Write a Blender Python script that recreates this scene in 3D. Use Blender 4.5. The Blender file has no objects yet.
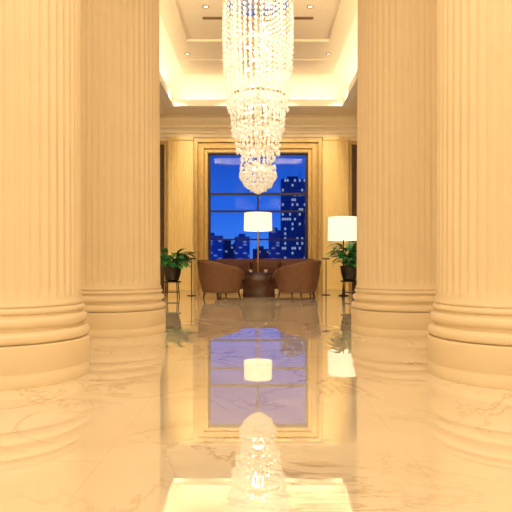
import bpy, bmesh, math, random
from mathutils import Vector, Matrix
random.seed(7)
S=bpy.context.scene
COL=S.collection
S.view_settings.view_transform='Standard'
pi=math.pi

# ---------------------------------------------------------------- helpers
def nmat(name,color,rough=0.5,metal=0.0,emit=None,estr=0.0,trans=0.0,ior=1.45,noise=0.0,nscale=6.0,bump=0.0,spec=None,coat=0.0):
    m=bpy.data.materials.new(name); m.use_nodes=True
    nt=m.node_tree; b=nt.nodes['Principled BSDF']
    b.inputs['Base Color'].default_value=(*color,1)
    b.inputs['Roughness'].default_value=rough
    b.inputs['Metallic'].default_value=metal
    b.inputs['IOR'].default_value=ior
    b.inputs['Transmission Weight'].default_value=trans
    b.inputs['Coat Weight'].default_value=coat
    if spec is not None: b.inputs['Specular IOR Level'].default_value=spec
    if emit:
        b.inputs['Emission Color'].default_value=(*emit,1); b.inputs['Emission Strength'].default_value=estr
    if noise>0 or bump>0:
        tc=nt.nodes.new('ShaderNodeTexCoord'); n=nt.nodes.new('ShaderNodeTexNoise')
        n.inputs['Scale'].default_value=nscale; n.inputs['Detail'].default_value=4
        nt.links.new(tc.outputs['Object'],n.inputs['Vector'])
        if noise>0:
            r=nt.nodes.new('ShaderNodeValToRGB')
            r.color_ramp.elements[0].position=.3; r.color_ramp.elements[1].position=.7
            r.color_ramp.elements[0].color=(*[c*(1-noise) for c in color],1)
            r.color_ramp.elements[1].color=(*[min(1,c*(1+noise*.5)) for c in color],1)
            nt.links.new(n.outputs['Fac'],r.inputs['Fac']); nt.links.new(r.outputs['Color'],b.inputs['Base Color'])
        if bump>0:
            bp=nt.nodes.new('ShaderNodeBump'); bp.inputs['Strength'].default_value=bump; bp.inputs['Distance'].default_value=.01
            nt.links.new(n.outputs['Fac'],bp.inputs['Height']); nt.links.new(bp.outputs['Normal'],b.inputs['Normal'])
    return m

def finish(name,bm,mat,parent=None,loc=(0,0,0),rot=0,smooth=True,angle=35):
    bmesh.ops.recalc_face_normals(bm,faces=bm.faces)
    me=bpy.data.meshes.new(name); bm.to_mesh(me); bm.free()
    if smooth:
        for p in me.polygons: p.use_smooth=True
        try: me.set_sharp_from_angle(angle=math.radians(angle))
        except Exception: pass
    me.materials.append(mat)
    o=bpy.data.objects.new(name,me); COL.objects.link(o)
    o.location=loc; o.rotation_euler=(0,0,rot)
    if parent: o.parent=parent
    return o

def empty(name,loc,label,cat,rot=0,group=None):
    e=bpy.data.objects.new(name,None); e.empty_display_size=.2
    e.location=loc; e.rotation_euler=(0,0,rot); COL.objects.link(e)
    e["label"]=label; e["category"]=cat
    if group: e["group"]=group
    return e

def tag(o,label,cat,group=None):
    o["label"]=label; o["category"]=cat
    if group: o["group"]=group
    return o
def struct(o,label=None,cat=None):
    o["kind"]="structure"
    if label: o["label"]=label
    if cat: o["category"]=cat
    return o

def add_box(bm,x0,x1,y0,y1,z0,z1,bevel=0,seg=2):
    r=bmesh.ops.create_cube(bm,size=1)
    vs=r['verts']
    for v in vs:
        v.co=Vector(((x0+x1)/2+v.co.x*(x1-x0),(y0+y1)/2+v.co.y*(y1-y0),(z0+z1)/2+v.co.z*(z1-z0)))
    if bevel>0:
        es=list({e for v in vs for e in v.link_edges})
        bmesh.ops.bevel(bm,geom=es,offset=bevel,segments=seg,affect='EDGES',profile=.5)

def lathe(bm,prof,n=48,cx=0,cy=0,z0=0,cap=True,rfun=None):
    rings=[]
    for (r,z) in prof:
        ring=[]
        for i in range(n):
            a=2*pi*i/n
            rr=r if rfun is None else rfun(r,a,z)
            ring.append(bm.verts.new((cx+rr*math.cos(a),cy+rr*math.sin(a),z0+z)))
        rings.append(ring)
    for k in range(len(rings)-1):
        A,B=rings[k],rings[k+1]
        for i in range(n):
            j=(i+1)%n
            bm.faces.new((A[i],A[j],B[j],B[i]))
    if cap:
        bm.faces.new(rings[0][::-1]); bm.faces.new(rings[-1])

def tube(bm,p,q,r0,r1=None,n=10):
    r1=r0 if r1 is None else r1
    p=Vector(p);q=Vector(q); d=(q-p).normalized()
    u=d.orthogonal().normalized(); w=d.cross(u)
    A=[bm.verts.new(p+(u*math.cos(2*pi*i/n)+w*math.sin(2*pi*i/n))*r0) for i in range(n)]
    B=[bm.verts.new(q+(u*math.cos(2*pi*i/n)+w*math.sin(2*pi*i/n))*r1) for i in range(n)]
    for i in range(n):
        j=(i+1)%n; bm.faces.new((A[i],A[j],B[j],B[i]))
    bm.faces.new(A[::-1]); bm.faces.new(B)

# ---------------------------------------------------------------- materials
M_col=nmat('cream_column_stone',(.86,.715,.49),rough=.45,noise=.03,nscale=3,spec=.3)
M_wall=nmat('warm_plaster',(.88,.73,.48),rough=.6,noise=.04,nscale=4)
M_ceil=nmat('cream_ceiling_paint',(.90,.78,.57),rough=.7,noise=.03)
M_white=nmat('white_cove_paint',(.95,.88,.74),rough=.7,noise=.02)
M_gold=nmat('gold_fluted_panel',(.93,.70,.29),rough=.5,metal=.0,noise=.03,nscale=5)
M_frame=nmat('antique_gold_frame',(.52,.34,.11),rough=.38,metal=.3,noise=.12,nscale=8)
M_mull=nmat('dark_bronze_mullion',(.035,.03,.04),rough=.4,metal=.6,noise=.1)
M_door=nmat('dark_walnut_door',(.09,.045,.02),rough=.35,noise=.3,nscale=9)
M_leather=nmat('brown_leather',(.18,.082,.04),rough=.42,noise=.2,nscale=14,bump=.15)
M_leather2=nmat('dark_russet_leather',(.13,.04,.018),rough=.45,noise=.2,nscale=12,bump=.15)
M_wood=nmat('dark_polished_wood',(.08,.03,.015),rough=.2,noise=.35,nscale=10)
M_black=nmat('black_metal',(.02,.017,.014),rough=.35,metal=.7,noise=.1)
M_pot=nmat('black_glazed_pot',(.03,.022,.018),rough=.2,noise=.2)
M_brass=nmat('brushed_brass',(.75,.52,.22),rough=.3,metal=.95,noise=.08)
M_soil=nmat('dark_soil',(.04,.025,.015),rough=.95,noise=.4,nscale=40)
M_leaf=nmat('green_leaf',(.045,.27,.07),rough=.4,noise=.45,nscale=10)
M_shade=nmat('lit_linen_shade',(.95,.88,.72),rough=.8,emit=(1,.90,.72),estr=.8,noise=.02,nscale=30)
M_lens=nmat('lit_downlight_lens',(.95,.9,.8),emit=(1,.9,.7),estr=1.2,noise=.01)
M_trimring=nmat('downlight_ring_bronze',(.45,.33,.2),rough=.5,noise=.03)
M_vent=nmat('dark_vent_slot',(.22,.13,.06),rough=.6,noise=.1)
M_cup=nmat('white_porcelain',(.85,.8,.72),rough=.25,noise=.02)
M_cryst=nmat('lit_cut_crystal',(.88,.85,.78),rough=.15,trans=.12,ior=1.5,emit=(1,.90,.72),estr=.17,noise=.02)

# floor marble
def floor_mat():
    m=bpy.data.materials.new('polished_cream_marble'); m.use_nodes=True
    nt=m.node_tree; N=nt.nodes; L=nt.links; b=N['Principled BSDF']; out=[n for n in N if n.type=='OUTPUT_MATERIAL'][0]
    tc=N.new('ShaderNodeTexCoord')
    n1=N.new('ShaderNodeTexNoise'); n1.inputs['Scale'].default_value=.9; n1.inputs['Detail'].default_value=6
    L.new(tc.outputs['Object'],n1.inputs['Vector'])
    cr=N.new('ShaderNodeValToRGB'); cr.color_ramp.elements[0].position=.32; cr.color_ramp.elements[1].position=.66
    cr.color_ramp.elements[0].color=(.84,.73,.54,1); cr.color_ramp.elements[1].color=(.95,.88,.74,1)
    L.new(n1.outputs['Fac'],cr.inputs['Fac'])
    n2=N.new('ShaderNodeTexNoise'); n2.inputs['Scale'].default_value=1.5; n2.inputs['Detail'].default_value=9; n2.inputs['Roughness'].default_value=.62; n2.inputs['Distortion'].default_value=1.2
    L.new(tc.outputs['Object'],n2.inputs['Vector'])
    s=N.new('ShaderNodeMath'); s.operation='SUBTRACT'; s.inputs[1].default_value=.5; L.new(n2.outputs['Fac'],s.inputs[0])
    a=N.new('ShaderNodeMath'); a.operation='ABSOLUTE'; L.new(s.outputs[0],a.inputs[0])
    vr=N.new('ShaderNodeValToRGB'); vr.color_ramp.elements[0].position=0; vr.color_ramp.elements[1].position=.022
    vr.color_ramp.elements[0].color=(1,1,1,1); vr.color_ramp.elements[1].color=(0,0,0,1)
    L.new(a.outputs[0],vr.inputs['Fac'])
    n3=N.new('ShaderNodeTexNoise'); n3.inputs['Scale'].default_value=.8; L.new(tc.outputs['Object'],n3.inputs['Vector'])
    mr=N.new('ShaderNodeMapRange'); mr.inputs[1].default_value=.42; mr.inputs[2].default_value=.62; mr.inputs[4].default_value=.8
    L.new(n3.outputs['Fac'],mr.inputs[0])
    mu=N.new('ShaderNodeMath'); mu.operation='MULTIPLY'; L.new(vr.outputs['Color'],mu.inputs[0]); L.new(mr.outputs[0],mu.inputs[1])
    mx=N.new('ShaderNodeMix'); mx.data_type='RGBA'; L.new(mu.outputs[0],mx.inputs[0]); L.new(cr.outputs['Color'],mx.inputs[6]); mx.inputs[7].default_value=(.42,.28,.16,1)
    br=N.new('ShaderNodeTexBrick'); br.offset=0; br.inputs['Scale'].default_value=1
    br.inputs['Brick Width'].default_value=1.2; br.inputs['Row Height'].default_value=1.2; br.inputs['Mortar Size'].default_value=.003
    mp=N.new('ShaderNodeMapping'); mp.inputs['Location'].default_value=(.6,.3,0); L.new(tc.outputs['Object'],mp.inputs['Vector']); L.new(mp.outputs[0],br.inputs['Vector'])
    mx2=N.new('ShaderNodeMix'); mx2.data_type='RGBA'; mj=N.new('ShaderNodeMath'); mj.operation='MULTIPLY'; mj.inputs[1].default_value=.15
    L.new(br.outputs['Fac'],mj.inputs[0]); L.new(mj.outputs[0],mx2.inputs[0]); L.new(mx.outputs[2],mx2.inputs[6]); mx2.inputs[7].default_value=(.5,.33,.17,1)
    L.new(mx2.outputs[2],b.inputs['Base Color'])
    b.inputs['Roughness'].default_value=.6; b.inputs['Specular IOR Level'].default_value=0
    g=N.new('ShaderNodeBsdfGlossy'); g.inputs['Roughness'].default_value=.0; g.inputs['Color'].default_value=(1,.97,.92,1)
    lw=N.new('ShaderNodeFresnel'); lw.inputs['IOR'].default_value=1.7
    ma=N.new('ShaderNodeMath'); ma.operation='MULTIPLY_ADD'; ma.inputs[1].default_value=.58; ma.inputs[2].default_value=.38; ma.use_clamp=True
    L.new(lw.outputs[0],ma.inputs[0])
    ms=N.new('ShaderNodeMixShader'); L.new(ma.outputs[0],ms.inputs[0]); L.new(b.outputs[0],ms.inputs[1]); L.new(g.outputs[0],ms.inputs[2])
    L.new(ms.outputs[0],out.inputs['Surface'])
    return m
M_floor=floor_mat()

def city_mat(name,base,lit,dens,sx,sz,st=.4):
    m=bpy.data.materials.new(name); m.use_nodes=True
    nt=m.node_tree; N=nt.nodes; L=nt.links; b=N['Principled BSDF']
    b.inputs['Base Color'].default_value=(*base,1); b.inputs['Roughness'].default_value=.6
    tc=N.new('ShaderNodeTexCoord')
    mp=N.new('ShaderNodeMapping'); mp.inputs['Scale'].default_value=(1/sx,1/sx,1/sz); L.new(tc.outputs['Object'],mp.inputs['Vector'])
    fl=N.new('ShaderNodeVectorMath'); fl.operation='FLOOR'; L.new(mp.outputs[0],fl.inputs[0])
    fr=N.new('ShaderNodeVectorMath'); fr.operation='FRACTION'; L.new(mp.outputs[0],fr.inputs[0])
    wn=N.new('ShaderNodeTexWhiteNoise'); wn.noise_dimensions='3D'; L.new(fl.outputs[0],wn.inputs['Vector'])
    gt=N.new('ShaderNodeMath'); gt.operation='GREATER_THAN'; gt.inputs[1].default_value=1-dens; L.new(wn.outputs['Value'],gt.inputs[0])
    sp=N.new('ShaderNodeSeparateXYZ'); L.new(fr.outputs[0],sp.inputs[0])
    g2=N.new('ShaderNodeMath'); g2.operation='GREATER_THAN'; g2.inputs[1].default_value=.5; L.new(sp.outputs[2],g2.inputs[0])
    g3=N.new('ShaderNodeMath'); g3.operation='GREATER_THAN'; g3.inputs[1].default_value=.25; L.new(sp.outputs[0],g3.inputs[0])
    p=N.new('ShaderNodeMath'); p.operation='MULTIPLY'; L.new(gt.outputs[0],p.inputs[0]); L.new(g2.outputs[0],p.inputs[1])
    p2=N.new('ShaderNodeMath'); p2.operation='MULTIPLY'; L.new(p.outputs[0],p2.inputs[0]); L.new(g3.outputs[0],p2.inputs[1])
    p3=N.new('ShaderNodeMath'); p3.operation='MULTIPLY'; p3.inputs[1].default_value=st; L.new(p2.outputs[0],p3.inputs[0])
    b.inputs['Emission Color'].default_value=(*lit,1); L.new(p3.outputs[0],b.inputs['Emission Strength'])
    return m

# ---------------------------------------------------------------- world
w=bpy.data.worlds.new('dusk'); S.world=w; w.use_nodes=True
nt=w.node_tree; bg=nt.nodes['Background']
tc=nt.nodes.new('ShaderNodeTexCoord'); sp=nt.nodes.new('ShaderNodeSeparateXYZ'); cr=nt.nodes.new('ShaderNodeValToRGB')
nt.links.new(tc.outputs['Generated'],sp.inputs[0]); nt.links.new(sp.outputs[2],cr.inputs['Fac']); nt.links.new(cr.outputs['Color'],bg.inputs['Color'])
cr.color_ramp.elements[0].position=0; cr.color_ramp.elements[0].color=(.045,.23,.90,1)
cr.color_ramp.elements[1].position=.24; cr.color_ramp.elements[1].color=(.006,.05,.42,1)
e=cr.color_ramp.elements.new(.1); e.color=(.016,.13,.78,1)
bg.inputs['Strength'].default_value=1.0

# ---------------------------------------------------------------- room
YB=16.5; YF=-5.0; XW=5.0; ZS=5.16; ZC=5.9
bm=bmesh.new(); add_box(bm,-XW-.2,XW+.2,YF-.2,YB+.3,-.2,0)
struct(finish('floor',bm,M_floor,smooth=False),'polished cream marble floor with brown veins','floor')
WX=1.5; WZ0=.84; WZ1=4.11
bm=bmesh.new()
add_box(bm,-XW,-WX,YB,YB+.3,0,ZC+.2); add_box(bm,WX,XW,YB,YB+.3,0,ZC+.2)
add_box(bm,-WX,WX,YB,YB+.3,0,WZ0); add_box(bm,-WX,WX,YB,YB+.3,WZ1,ZC+.2)
struct(finish('wall_back',bm,M_wall,smooth=False),'warm cream plaster wall around the window','wall')
bm=bmesh.new(); add_box(bm,-XW-.2,-XW,YF,YB+.3,0,ZC+.2); struct(finish('wall_left',bm,M_wall,smooth=False),'warm cream plaster wall','wall')
bm=bmesh.new(); add_box(bm,XW,XW+.2,YF,YB+.3,0,ZC+.2); struct(finish('wall_right',bm,M_wall,smooth=False),'warm cream plaster wall','wall')
bm=bmesh.new(); add_box(bm,-XW-.2,XW+.2,YF-.2,YF,0,ZC+.2); struct(finish('wall_front',bm,M_wall,smooth=False),'warm cream plaster wall','wall')

# ceiling: soffit with tray opening, cove and raised ceiling
OX=2.35; OY0=8.0; OY1=15.16
bm=bmesh.new()
T=.12
add_box(bm,-XW,XW,YF,OY0,ZS,ZS+T); add_box(bm,-XW,XW,OY1,YB,ZS,ZS+T)
add_box(bm,-XW,-OX,OY0,OY1,ZS,ZS+T); add_box(bm,OX,XW,OY0,OY1,ZS,ZS+T)
def ring_boxes(bm,x0,x1,y0,y1,wd,z0,z1):
    add_box(bm,x0-wd,x1+wd,y0-wd,y0,z0,z1); add_box(bm,x0-wd,x1+wd,y1,y1+wd,z0,z1)
    add_box(bm,x0-wd,x0,y0,y1,z0,z1); add_box(bm,x1,x1+wd,y0,y1,z0,z1)
struct(finish('ceiling',bm,M_ceil,smooth=False),'cream ceiling with raised lit tray','ceiling')
bm=bmesh.new(); ring_boxes(bm,-OX+.03,OX-.03,OY0+.03,OY1-.03,.10,ZS-.035,ZS+.15); ring_boxes(bm,-OX-.07,OX+.07,OY0-.07,OY1+.07,.12,ZS-.02,ZS+.01)
struct(finish('trim_1',bm,M_white,smooth=False),'moulded lip of the ceiling tray','trim')
prof=[(.32,T-.0),(.32,.30)]
for k in range(1,9):
    a=k/8*pi/2
    prof.append((.32-.66*(1-math.cos(a)),.30+(ZC-ZS-.30)*math.sin(a)))
bm=bmesh.new(); rows=[]
for off,dz in prof:
    z=ZS+dz
    rows.append([bm.verts.new((sx*(OX+off),(OY1+off) if sy>0 else (OY0-off),z)) for sx,sy in((-1,-1),(1,-1),(1,1),(-1,1))])
for A,B in zip(rows,rows[1:]):
    for i in range(4):
        j=(i+1)%4; bm.faces.new((A[i],A[j],B[j],B[i]))
struct(finish('trim_2',bm,M_white,smooth=True,angle=40),'white curved cove glowing with hidden light','trim')
bm=bmesh.new(); add_box(bm,-XW,XW,YF,YB+.3,ZC,ZC+.2)
struct(finish('ceiling_upper',bm,M_ceil,smooth=False),'raised cream ceiling inside the tray','ceiling')
bm=bmesh.new(); ring_boxes(bm,-1.62,1.62,8.9,12.55,.10,ZC-.05,ZC+.01); ring_boxes(bm,-1.72,1.72,8.8,12.65,.05,ZC-.03,ZC+.01)
struct(finish('trim_3',bm,M_ceil,smooth=False),'raised rectangular moulding on the ceiling','trim')
bm=bmesh.new(); add_box(bm,-1.9,1.9,13.75,13.83,ZC-.03,ZC+.01)
struct(finish('trim_4',bm,M_ceil,smooth=False),'slim ceiling moulding','trim')

def cornice(name,x0,x1,prof,y,mat):
    bm=bmesh.new(); A=[];B=[]
    for d,z in prof:
        A.append(bm.verts.new((x0,y-d,z))); B.append(bm.verts.new((x1,y-d,z)))
    n=len(prof)
    for i in range(n):
        j=(i+1)%n; bm.faces.new((A[i],A[j],B[j],B[i]))
    bm.faces.new(A); bm.faces.new(B[::-1])
    return finish(name,bm,mat,smooth=False)
cp=[(0,4.58),(.05,4.58),(.05,4.66),(.09,4.68),(.09,4.74),(.13,4.80),(.2,4.84),(.2,4.90),(.24,4.92),(.34,4.99),(.40,5.06),(.40,ZS),(0,ZS)]
struct(cornice('trim_5',-XW,XW,cp,YB,M_ceil),'stepped cream cornice above the window','cornice')

def frame(bm,hx,z0,z1,wd,y0,y1,bottom=False):
    add_box(bm,-hx-wd,-hx,y0,y1,z0,z1+wd,.008); add_box(bm,hx,hx+wd,y0,y1,z0,z1+wd,.008)
    add_box(bm,-hx,hx,y0,y1,z1,z1+wd,.008)
bm=bmesh.new()
frame(bm,WX,0,WZ1,.11,YB-.07,YB); frame(bm,WX+.11,0,WZ1+.11,.12,YB-.13,YB); frame(bm,WX+.23,0,WZ1+.23,.06,YB-.09,YB); frame(bm,WX+.29,0,WZ1+.29,.10,YB-.16,YB)
add_box(bm,-WX,WX,YB-.2,YB,WZ0-.08,WZ0,.01)
add_box(bm,-WX,WX,YB-.06,YB,.12,WZ0-.08)
struct(finish('trim_6',bm,M_frame,smooth=False),'stepped antique gold window surround','window frame')

# window
win=bpy.data.objects.new('window_1',None); COL.objects.link(win); win.location=(0,YB+.12,WZ0)
win["kind"]="structure"; win["label"]="large dark-framed window onto a blue dusk skyline"; win["category"]="window"
H=WZ1-WZ0
bm=bmesh.new()
add_box(bm,-WX,-WX+.07,-.05,.05,0,H); add_box(bm,WX-.07,WX,-.05,.05,0,H)
add_box(bm,-WX+.07,WX-.07,-.05,.05,0,.07); add_box(bm,-WX+.07,WX-.07,-.05,.05,H-.05,H)
add_box(bm,-.03,.03,-.04,.04,.07,H-.05)
for z,t in ((2.05,.035),(1.53,.028),(.68,.022)):
    add_box(bm,-WX+.07,WX-.07,-.04,.04,z-t,z+t)
o=finish('window_frame',bm,M_mull,parent=win,smooth=False); 
mg=bpy.data.materials.new('window_glass'); mg.use_nodes=True; nt=mg.node_tree
for n in list(nt.nodes):
    if n.type!='OUTPUT_MATERIAL': nt.nodes.remove(n)
tr=nt.nodes.new('ShaderNodeBsdfTransparent'); gl=nt.nodes.new('ShaderNodeBsdfGlossy'); gl.inputs['Roughness'].default_value=.02
mx=nt.nodes.new('ShaderNodeMixShader'); mx.inputs[0].default_value=.004
nt.links.new(tr.outputs[0],mx.inputs[1]); nt.links.new(gl.outputs[0],mx.inputs[2])
nt.links.new(mx.outputs[0],[n for n in nt.nodes if n.type=='OUTPUT_MATERIAL'][0].inputs['Surface'])
bm=bmesh.new(); add_box(bm,-WX+.05,WX-.05,-.006,.006,.05,H-.04); finish('glass_pane',bm,mg,parent=win,smooth=False)

# fluted gold wall panels
for k,sx in enumerate((-1,1)):
    bm=bmesh.new(); x0,x1=1.93,2.70; n=9; pts=[]
    for i in range(n):
        for t in range(5):
            u=(i+t/5)/n; pts.append((x0+(x1-x0)*u,YB-.04-.012*math.sin(pi*t/5)))
    pts.append((x1,YB-.04))
    A=[bm.verts.new((sx*x,y,.12)) for x,y in pts]; B=[bm.verts.new((sx*x,y,4.5)) for x,y in pts]
    for i in range(len(pts)-1): bm.faces.new((A[i],A[i+1],B[i+1],B[i]))
    add_box(bm,*sorted((sx*x0,sx*x1)),YB-.035,YB,.0,4.58)
    add_box(bm,*sorted((sx*(x0),sx*(x1+.02))),YB-.09,YB,.0,.14,.01)
    add_box(bm,*sorted((sx*(x0),sx*(x1+.02))),YB-.09,YB,4.48,4.58,.01)
    struct(finish('trim_%d'%(7+k),bm,M_gold,smooth=True,angle=50),'fluted golden wall panel beside the window','wall panel')
    bm=bmesh.new()
    add_box(bm,*sorted((sx*2.80,sx*4.3)),YB-.05,YB,0,4.35)
    for z0,z1 in ((.2,1.3),(1.5,2.9),(3.1,4.2)):
        for a,b in ((2.9,3.48),(3.62,4.2)):
            add_box(bm,*sorted((sx*a,sx*b)),YB-.075,YB-.04,z0,z1,.02)
    struct(finish('door_%d'%(k+1),bm,M_door,smooth=False),'tall dark walnut panelled door','door')
    bm=bmesh.new()
    add_box(bm,*sorted((sx*2.73,sx*2.80)),YB-.1,YB,0,4.45,.01); add_box(bm,*sorted((sx*4.3,sx*4.4)),YB-.1,YB,0,4.45,.01)
    add_box(bm,*sorted((sx*2.80,sx*4.3)),YB-.1,YB,4.35,4.45,.01)
    struct(finish('trim_%d'%(9+k),bm,M_frame,smooth=False),'antique gold door casing','door frame')
for k,(a,b) in enumerate(((-XW,-4.4),(4.4,XW))):
    bm=bmesh.new(); add_box(bm,a,b,YB-.05,YB,0,.16,.008); struct(finish('baseboard_back%s'%('' if k==0 else '.001'),bm,M_ceil,smooth=False),'cream baseboard','baseboard')
bm=bmesh.new(); add_box(bm,-XW,-XW+.05,YF,YB-.05,0,.16,.008); struct(finish('baseboard_left',bm,M_ceil,smooth=False),'cream baseboard','baseboard')
bm=bmesh.new(); add_box(bm,XW-.05,XW,YF,YB-.05,0,.16,.008); struct(finish('baseboard_right',bm,M_ceil,smooth=False),'cream baseboard','baseboard')

# ---------------------------------------------------------------- columns
NF=48; RS=.475
def flute(r,a,z):
    t=(a/(2*pi)*NF)%1.0
    w=.38
    u=(t-.5)/w
    dep=0
    if abs(u)<1: dep=math.sqrt(max(0,1-u*u))
    fade=1
    if z<.62: fade=max(0,min(1,(z-.54)/.06))
    if z>4.6: fade=max(0,min(1,(4.68-z)/.06))
    return r-dep*.014*fade
def shaft_bm():
    bm=bmesh.new()
    n=NF*8
    prof=[(RS+.012,.50),(RS+.002,.52),(RS,.54)]+[(RS,.545+.0125*i) for i in range(1,6)]+[(RS-.012*((z-.62)/4),z) for z in (.62,1.5,2.5,3.5,4.5)]+[(RS-.012,4.6),(RS-.012,4.64),(RS-.012,4.68),(RS-.012,4.72)]
    lathe(bm,prof,n=n,rfun=flute)
    return bm
def arc(r,z,rad,a0,a1,n=8):
    return [(r+rad*math.cos(math.radians(a0+(a1-a0)*i/n)),z+rad*math.sin(math.radians(a0+(a1-a0)*i/n))) for i in range(n+1)]
def base_bm():
    bm=bmesh.new()
    prof=[(.527,0),(.53,.006),(.53,.075),(.526,.08),(.526,.088),(.53,.093),(.53,.25),(.524,.256),(.512,.258)]
    prof+=arc(.492,.298,.038,-90,90)
    prof+=[(.488,.338),(.488,.352)]
    prof+=arc(.482,.392,.034,-80,85)
    prof+=[(.484,.428),(.484,.44)]
    prof+=arc(.478,.462,.020,-85,85)
    prof+=[(.478,.486),(.486,.49),(.486,.50)]
    lathe(bm,prof,n=96)
    return bm
def cap_bm():
    bm=bmesh.new()
    prof=[(.463,4.72),(.49,4.725),(.49,4.75),(.47,4.76),(.47,4.82)]+arc(.47,4.87,.05,-80,0,5)+[(.54,4.92),(.57,4.96),(.57,4.98)]
    lathe(bm,prof,n=72)
    add_box(bm,-.6,.6,-.6,.6,4.98,ZS,.01)
    return bm
first=None
for (x,y,sc) in ((-1.71,3.78,1),(1.72,3.78,1),(-1.64,6.22,1.11),(1.65,6.22,1.11)):
    e=empty('column',(x,y,0),'cream fluted stone column on round moulded base','column',group='fluted lobby columns')
    e.scale=(sc,sc,1)
    if first is None:
        s=finish('shaft',shaft_bm(),M_col,parent=e,angle=40); b_=finish('column_base',base_bm(),M_col,parent=e,angle=40); c=finish('capital',cap_bm(),M_col,parent=e,angle=40)
        first=(s,b_,c)
    else:
        for o in first:
            q=o.copy(); q.parent=e; COL.objects.link(q)

# ---------------------------------------------------------------- chandelier
CY=10.8
ch=empty('chandelier',(0,CY,2.1),'long tiered crystal chandelier glowing warm white, hanging from ceiling','chandelier')
def P(z): return z-2.1
def bead(bm,x,y,z,r,h,n=6,rot=0):
    top=bm.verts.new((x,y,z+h/2)); bot=bm.verts.new((x,y,z-h/2))
    A=[bm.verts.new((x+r*math.cos(2*pi*i/n+rot),y+r*math.sin(2*pi*i/n+rot),z+h*.12)) for i in range(n)]
    for i in range(n):
        j=(i+1)%n; bm.faces.new((A[i],A[j],top)); bm.faces.new((A[j],A[i],bot))
tiers=[(5.80,4.60,.675,.665,42),(4.98,3.86,.62,.585,38),(4.02,3.36,.54,.50,34),(3.50,2.98,.46,.41,30),(2.98,2.55,.30,.345,26),(2.66,2.34,.25,.27,20)]
M_ringchrome=nmat('polished_nickel',(.8,.74,.62),rough=.15,metal=1,noise=.03)
bmr=bmesh.new()
def hoop(bm,r,z,hh=.022,t=.012,n=48):
    lathe(bm,[(r-t,z-hh),(r+t,z-hh),(r+t,z+hh),(r-t,z+hh),(r-t,z-hh)],n=n,cap=False)
for zt,zb,rt,rb,ns in tiers:
    bm=bmesh.new()
    hoop(bmr,rt,P(zt+.02)); 
    nb=max(3,int((zt-zb)/.088))
    for lay,(sc,m) in enumerate(((1,ns),(.72,int(ns*.6)))):
        for i in range(m):
            a=2*pi*(i+.5*lay)/m
            ext=random.uniform(-.06,.09)
            for k in range(nb):
                t=k/(nb-1); z=zt+(zb-zt)*t - (ext*t)
                r=(rt+(rb-rt)*t+.012*math.sin(pi*t))*sc
                big=1.35 if k==nb-1 else 1
                bead(bm,r*math.cos(a),r*math.sin(a),P(z),.027*big*random.uniform(.85,1.15),.082*big,rot=random.random()*3)
    o=finish('crystal_tier',bm,M_cryst,parent=ch,smooth=False); o["kind"]="stuff"
bm=bmesh.new()
for (r,z,m) in ((.345,2.52,28),(.33,2.44,26),(.28,2.36,22),(.22,2.29,18),(.14,2.23,12),(.06,2.19,6)):
    for i in range(m):
        a=2*pi*i/m+z*9
        bead(bm,r*math.cos(a),r*math.sin(a),P(z),.034,.095,rot=random.random()*3)
lathe(bm,[(.004,P(2.13)),(.03,P(2.15)),(.038,P(2.18)),(.02,P(2.22)),(.008,P(2.24))],n=10)
finish('crystal_bowl',bm,M_cryst,parent=ch,smooth=False)["kind"]="stuff"
lathe(bmr,[(.02,P(2.3)),(.02,P(5.86))],n=12)
lathe(bmr,[(.5,P(5.85)),(.62,P(5.86)),(.62,P(5.9))],n=48)
for zt,zb,rt,rb,ns in tiers:
    for k in range(4):
        a=k*pi/2+zt; tube(bmr,(0,0,P(zt+.02)),(rt*math.cos(a),rt*math.sin(a),P(zt+.02)),.008)
finish('nickel_frame',bmr,M_ringchrome,parent=ch)
M_bulb=nmat('lit_bulb',(1,.95,.85),emit=(1,.85,.6),estr=3,noise=.01)
bm=bmesh.new()
for z in (5.4,5.0,4.6,4.2,3.8,3.4,3.0,2.65):
    m=4 if z>3.2 else 2
    for k in range(m):
        a=k*2*pi/m+z; r=.2 if z>3.2 else .1
        bmesh.ops.create_uvsphere(bm,u_segments=8,v_segments=6,radius=.03,matrix=Matrix.Translation((r*math.cos(a),r*math.sin(a),P(z))))
o=finish('bulb',bm,M_bulb,parent=ch); o["kind"]="stuff"

# ---------------------------------------------------------------- downlights and vents
dl=[(-1.04,10.95),(1.04,10.95),(-1.72,13.4),(1.72,13.4)]
for x,y in dl:
    e=empty('downlight',(x,y,ZC-.012),'round recessed ceiling downlight, lit','light',group='ceiling downlights')
    bm=bmesh.new(); lathe(bm,[(.045,.0),(.07,.0),(.07,.012),(.045,.012),(.045,0)],n=28,cap=False); finish('trim_ring',bm,M_trimring,parent=e)
    bm=bmesh.new(); lathe(bm,[(.045,.004),(.045,.012)],n=24); finish('lens',bm,M_lens,parent=e)
for x in (-.95,.95):
    bm=bmesh.new(); add_box(bm,-.2,.2,-.045,.045,0,.02,.004)
    for k in range(4): add_box(bm,-.18,.18,-.035+k*.02,-.027+k*.02,-.006,0)
    tag(finish('air_vent',bm,M_vent,loc=(x,11.45,ZC-.02),smooth=False),'slim dark linear air vent in the ceiling','vent',group='ceiling vents')

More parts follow.
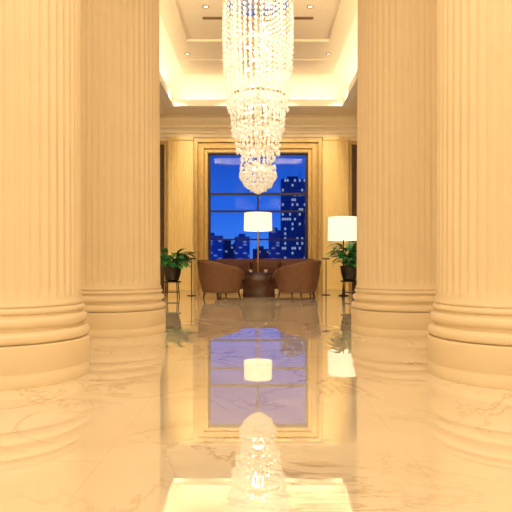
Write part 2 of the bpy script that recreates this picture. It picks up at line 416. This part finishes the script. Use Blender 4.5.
# ---------------------------------------------------------------- armchairs
def superpt(t,a,b,n=2.6):
    c,s=math.cos(t),math.sin(t)
    return a*abs(c)**(2/n)*(1 if c>=0 else -1), b*abs(s)**(2/n)*(1 if s>=0 else -1)
def tub_shell():
    bm=bmesh.new(); NT=44; secs=[]
    for i in range(NT+1):
        u=i/NT
        t=math.radians(-90-145+290*u)
        k=abs(u-.5)*2
        top=.87-.30*(k**1.7)
        if k>.88: top-=.07*((k-.88)/.12)**2
        def pt(off,z,flare):
            x,y=superpt(t,.47+off+flare,.43+off+flare)
            return (x,y,z)
        th=.085
        sec=[pt(-.09,.14,0),pt(-.05,.15,0),pt(-.025,.28,.0),pt(.0,.45,.02),pt(0,top-.1,.055),pt(0,top-.035,.07),pt(-.02,top-.006,.07),pt(-th*.5,top,.07),pt(-th+.015,top-.006,.07),pt(-th,top-.035,.065),pt(-th-.01,.5,.0),pt(-th-.02,.36,-.01),pt(-th-.03,.16,-.01)]
        secs.append([bm.verts.new(p) for p in sec])
    for A,B in zip(secs,secs[1:]):
        n=len(A)
        for j in range(n): bm.faces.new((A[j],A[(j+1)%n],B[(j+1)%n],B[j]))
    bm.faces.new(secs[0]); bm.faces.new(secs[-1][::-1])
    return bm
def cushion(bm,a,b,z0,z1,n=40):
    ps=[(.9,z0),(.97,z0+.015),(1,z0+.04),(1,z1-.045),(.96,z1-.012),(.85,z1),(.4,z1+.012),(.02,z1+.014)]
    rings=[]
    for s,z in ps:
        rings.append([bm.verts.new((superpt(2*pi*i/n,a*s,b*s,3)[0],superpt(2*pi*i/n,a*s,b*s,3)[1]+.03,z)) for i in range(n)])
    for A,B in zip(rings,rings[1:]):
        for i in range(n): bm.faces.new((A[i],A[(i+1)%n],B[(i+1)%n],B[i]))
    bm.faces.new(rings[0][::-1]); bm.faces.new(rings[-1])
firstc=None
chairs=[(-.83,12.3,math.radians(-60)),(.88,12.3,math.radians(60))]
for x,y,r in chairs:
    e=empty('tub_armchair',(x,y,0),'brown leather barrel armchair with curved back on short legs','armchair',rot=r,group='lounge armchairs')
    if firstc is None:
        parts=[]
        parts.append(finish('backrest',tub_shell(),M_leather,parent=e,angle=60))
        bm=bmesh.new(); cushion(bm,.365,.35,.15,.28); parts.append(finish('seat_frame',bm,M_leather,parent=e,angle=50))
        bm=bmesh.new(); cushion(bm,.365,.35,.281,.44); parts.append(finish('seat_cushion',bm,M_leather,parent=e,angle=60))
        for lx,ly in ((-.32,-.24),(.32,-.24),(-.31,.28),(.31,.28)):
            bm=bmesh.new(); tube(bm,(lx,ly,.16),(lx*1.12,ly*1.1,0),.024,.014); parts.append(finish('leg',bm,M_wood,parent=e))
        firstc=parts
    else:
        for o in firstc:
            q=o.copy(); q.parent=e; COL.objects.link(q)

# ---------------------------------------------------------------- sofa
sf=empty('sofa',(.2,14.3,0),'long dark russet leather sofa behind the table','sofa')
W=1.3
bm=bmesh.new(); add_box(bm,-W+.16,W-.16,-.42,.30,.14,.30,.02); finish('seat_base',bm,M_leather2,parent=sf)
bm=bmesh.new(); add_box(bm,-W,W,.22,.46,.14,.92,.06,4); finish('backrest',bm,M_leather2,parent=sf)
for s in (-1,1):
    bm=bmesh.new(); add_box(bm,*sorted((s*(W-.18),s*W)),-.45,.24,.14,.64,.06,4); finish('armrest',bm,M_leather2,parent=sf)
for i in range(3):
    w0=-W+.19+i*(2*W-.38)/3; w1=w0+(2*W-.38)/3-.01
    bm=bmesh.new(); add_box(bm,w0,w1,-.42,.10,.30,.46,.045,4); finish('seat_cushion',bm,M_leather2,parent=sf)
    bm=bmesh.new(); add_box(bm,w0,w1,.06,.24,.45,.86,.06,4); finish('back_cushion',bm,M_leather2,parent=sf)
for x in (-W+.1,W-.1):
    for y in (-.38,.38):
        bm=bmesh.new(); tube(bm,(x,y,.15),(x,y,0),.03,.02); finish('leg',bm,M_wood,parent=sf)

# ---------------------------------------------------------------- coffee table
tb=empty('coffee_table',(.02,12.98,0),'dark polished wood table between the armchairs','table')
bm=bmesh.new(); add_box(bm,-.40,.40,-.25,.25,.54,.58,.012); finish('tabletop',bm,M_wood,parent=tb)
bm=bmesh.new(); add_box(bm,-.37,.37,-.22,.22,.05,.54,.012); add_box(bm,-.33,.33,-.235,-.22,.10,.49,.006); finish('table_body',bm,M_wood,parent=tb)
bm=bmesh.new(); add_box(bm,-.38,.38,-.23,.23,0,.05,.01); finish('plinth',bm,M_wood,parent=tb)
for x,y in ((-.17,12.85),(.18,12.83)):
    bm=bmesh.new(); lathe(bm,[(.02,0),(.028,.003),(.038,.03),(.042,.06),(.038,.06),(.034,.03),(.02,.008)],n=20)
    tag(finish('cup',bm,M_cup,loc=(x,y,.58)),'small white porcelain cup on the table','cup',group='cups on the table')

# ---------------------------------------------------------------- lamps
def floor_lamp(x,y,zc,hw,hh,label,pole_r,mat,topr=.97):
    e=empty('floor_lamp',(x,y,0),label,'lamp')
    bm=bmesh.new(); lathe(bm,[(.12,0),(.125,.008),(.12,.022),(.05,.032),(.02,.05)],n=32); finish('base',bm,mat,parent=e)
    bm=bmesh.new(); lathe(bm,[(pole_r,.04),(pole_r,zc+.02),(pole_r*1.8,zc+.03),(pole_r*1.8,zc+.06),(.006,zc+.07),(.006,zc+hh)],n=14); finish('pole',bm,mat,parent=e)
    bm=bmesh.new(); z0,z1=zc-hh,zc+hh; t=.006
    lathe(bm,[(hw,z0),(hw*topr,z1),(hw*topr-t,z1),(hw-t,z0),(hw,z0)],n=48,cap=False); finish('lamp_shade',bm,M_shade,parent=e)
    bm=bmesh.new()
    for k in range(3):
        a=k*2*pi/3; tube(bm,(0,0,z1-.02),((hw*topr-.004)*math.cos(a),(hw*topr-.004)*math.sin(a),z1-.02),.004,n=6)
    finish('shade_spider',bm,mat,parent=e)
    bm=bmesh.new(); bmesh.ops.create_uvsphere(bm,u_segments=14,v_segments=10,radius=.045,matrix=Matrix.Translation((0,0,zc+.11))); finish('bulb',bm,M_bulb,parent=e)
    return e
floor_lamp(0,13.40,1.80,.345,.215,'tall floor lamp with wide lit white drum shade, slim brass pole',.014,M_brass)
floor_lamp(2.08,13.4,1.63,.38,.28,'floor lamp with large lit cream drum shade beside the plant',.016,M_black)

# ---------------------------------------------------------------- potted plants on stands
def leaf(bm,base,az,tilt,L,Wd):
    n=7; d=Vector((math.cos(az),math.sin(az),0)); up=Vector((0,0,1)); sd=d.cross(up)
    rows=[]
    p=Vector(base); ang=tilt
    for i in range(n+1):
        t=i/n
        w=Wd*math.sin(pi*min(1,(t*.93+.05)))**.75*(.5 if i==0 else 1)
        if i==n: w=.001
        dip=.22*w
        nrm=d*(-math.sin(ang))+up*math.cos(ang)
        rows.append((bm.verts.new(p-sd*w),bm.verts.new(p-nrm*dip),bm.verts.new(p+sd*w)))
        p=p+(d*math.cos(ang)+up*math.sin(ang))*(L/n); ang-=1.5/n
    for A,B in zip(rows,rows[1:]):
        bm.faces.new((A[0],A[1],B[1],B[0])); bm.faces.new((A[1],A[2],B[2],B[1]))
def plant(x,y,label,potz,n,spread,seed,lh):
    random.seed(seed)
    e=empty('potted_plant',(x,y,0),label,'plant')
    bm=bmesh.new()
    for k in range(4):
        a=pi/4+k*pi/2; tube(bm,(.2*math.cos(a),.2*math.sin(a),0),(.17*math.cos(a),.17*math.sin(a),potz),.012)
    lathe(bm,[(.20,potz-.03),(.20,potz)],n=28)
    lathe(bm,[(.17,.12),(.17,.135)],n=28)
    finish('stand',bm,M_black,parent=e)
    bm=bmesh.new(); lathe(bm,[(.12,potz),(.15,potz+.02),(.195,potz+.18),(.205,potz+.29),(.215,potz+.30),(.215,potz+.33),(.195,potz+.33),(.19,potz+.29),(.02,potz+.285)],n=36)
    finish('pot',bm,M_pot,parent=e)
    bm=bmesh.new(); lathe(bm,[(.185,potz+.286),(.185,potz+.30),(.02,potz+.308)],n=24); finish('soil',bm,M_soil,parent=e)
    bm=bmesh.new(); bs=bmesh.new(); z=potz+.3
    for i in range(n):
        az=i*2.399+random.uniform(-.3,.3); r=random.uniform(.02,.12)
        b0=Vector((r*math.cos(az),r*math.sin(az),z)); 
        hh=random.uniform(.05,lh); out=random.uniform(.02,spread)
        tip=b0+Vector((math.cos(az)*out,math.sin(az)*out,hh))
        tube(bs,b0,tip,.006,.004,n=6)
        leaf(bm,tip,az,random.uniform(.2,1.1),random.uniform(.24,.36),random.uniform(.055,.085))
    finish('stem',bs,M_leaf,parent=e)["kind"]="stuff"
    f=finish('foliage',bm,M_leaf,parent=e); f["kind"]="stuff"
plant(-1.98,12.7,'lush green leafy plant in black pot on metal stand',.38,80,.26,3,.34)
plant(2.08,12.5,'lush green leafy plant in black pot beside lamp',.40,80,.18,5,.50)
for x,y,h in ((-1.62,13.4,.92),(1.70,13.75,.92)):
    e=empty('accent_table',(x,y,0),'slim dark metal drinks table with small round top','table',group='drinks tables')
    bm=bmesh.new(); lathe(bm,[(.09,h-.03),(.10,h-.025),(.10,h)],n=28); finish('tabletop',bm,M_black,parent=e)
    bm=bmesh.new(); lathe(bm,[(.012,.02),(.012,h-.03)],n=12); finish('pole',bm,M_black,parent=e)
    bm=bmesh.new(); lathe(bm,[(.11,0),(.11,.012),(.02,.025)],n=28); finish('base',bm,M_black,parent=e)

# ---------------------------------------------------------------- city outside
Mb=[city_mat('city_facade_a',(.012,.05,.2),(.35,.6,1),.16,1.6,2.2,.35),city_mat('city_facade_b',(.01,.045,.18),(.55,.75,1),.25,1.3,2.6,.45),city_mat('city_facade_c',(.02,.08,.34),(.3,.55,1),.22,2.4,1.5,.35)]
blds=[(-26,290,15,16,2),(-17,310,9,13,0),(-8.5,300,8,16,2),(1.5,320,9,10,0),(9.5,310,7,20,2),(19,300,13,47,1),(29,290,8,31,0),(43,300,12,24,2),(-42,300,14,30,1),(-58,320,14,22,2),(60,320,16,38,0)]
for x,y,wd,h,mi in blds:
    bm=bmesh.new(); add_box(bm,-wd/2,wd/2,-5,5,-60,h); add_box(bm,-wd*.25,wd*.2,-3,3,h,h+1.6)
    if h>30: tube(bm,(wd*.3,0,h),(wd*.3,0,h+5),.25,.1,n=6)
    o=finish('office_building',bm,Mb[mi],loc=(x,y,0),smooth=False)
    tag(o,'dark high-rise with lit windows in the dusk skyline','building',group='skyline buildings')

# ---------------------------------------------------------------- lights
def area(name,loc,rot,sx,sy,power,col):
    l=bpy.data.lights.new(name,'AREA'); l.shape='RECTANGLE'; l.size=sx; l.size_y=sy; l.energy=power; l.color=col
    o=bpy.data.objects.new(name,l); o.location=loc; o.rotation_euler=rot; COL.objects.link(o); return o
WARM=(1,.83,.60); WW=(1,.84,.60)
for s in (-1,1):
    area('cove_and_fill_light',(s*(OX+.2),(OY0+OY1)/2,ZS+.14),(pi,0,0),.1,6.8,26,WW)
area('cove_and_fill_light',(0,OY1+.2,ZS+.14),(pi,0,0),4.4,.1,12,WW)
area('cove_and_fill_light',(0,OY0-.2,ZS+.14),(pi,0,0),4.4,.1,18,WW)
area('cove_and_fill_light',(0,OY0+.02,ZS+.35),(0,0,0),4.0,.25,125,WARM).rotation_euler=(Vector((0,16.5,3.4))-Vector((0,OY0,ZS+.35))).to_track_quat('-Z','Y').to_euler()  # not a cove strip: hidden fill added to brighten back wall and far soffit
area('ceiling_fill_light',(0,1.5,ZS-.03),(0,0,0),3.0,5.0,145,WARM)  # added fill above the front columns, no ceiling fixture here
area('ceiling_fill_light',(0,-3.2,ZS-.03),(math.radians(35),0,0),5,2,285,WARM)  # unseen fill behind the camera, added to light the columns from the front
for s in (-1,1):
    area('ceiling_fill_light',(s*3.6,5,ZS-.03),(0,0,0),1.2,8,65,WARM)  # unseen side fills, added to even out the light on the columns
for x in (-2.3,-.8,.8,2.3):  # spots hidden in the tray, added to brighten the back wall
    l=bpy.data.lights.new('wall_fill_spot','SPOT'); l.energy=230 if abs(x)>1 else 130; l.spot_size=math.radians(75); l.spot_blend=.8; l.color=WARM; l.shadow_soft_size=.08
    o=bpy.data.objects.new('wall_fill_spot',l); o.location=(x,14.2,ZS+.3); COL.objects.link(o)
    o.rotation_euler=(Vector((x,16.5,2.9))-Vector(o.location)).to_track_quat('-Z','Y').to_euler()
for z,p in ((5.2,13),(4.3,12),(3.5,8),(2.75,2.2)):
    l=bpy.data.lights.new('chandelier_light','POINT'); l.energy=p; l.color=WW; l.shadow_soft_size=.12
    o=bpy.data.objects.new('chandelier_light',l); o.location=(0,CY,z); COL.objects.link(o)

# ---------------------------------------------------------------- camera
cam=bpy.data.cameras.new('camera'); co=bpy.data.objects.new('camera',cam); COL.objects.link(co)
co.location=(0,0,.75); co.rotation_euler=(pi/2,0,0)
cam.sensor_width=36; cam.lens=550/512*36; cam.shift_x=-2/512; cam.shift_y=9/512; cam.clip_end=1000
S.camera=co
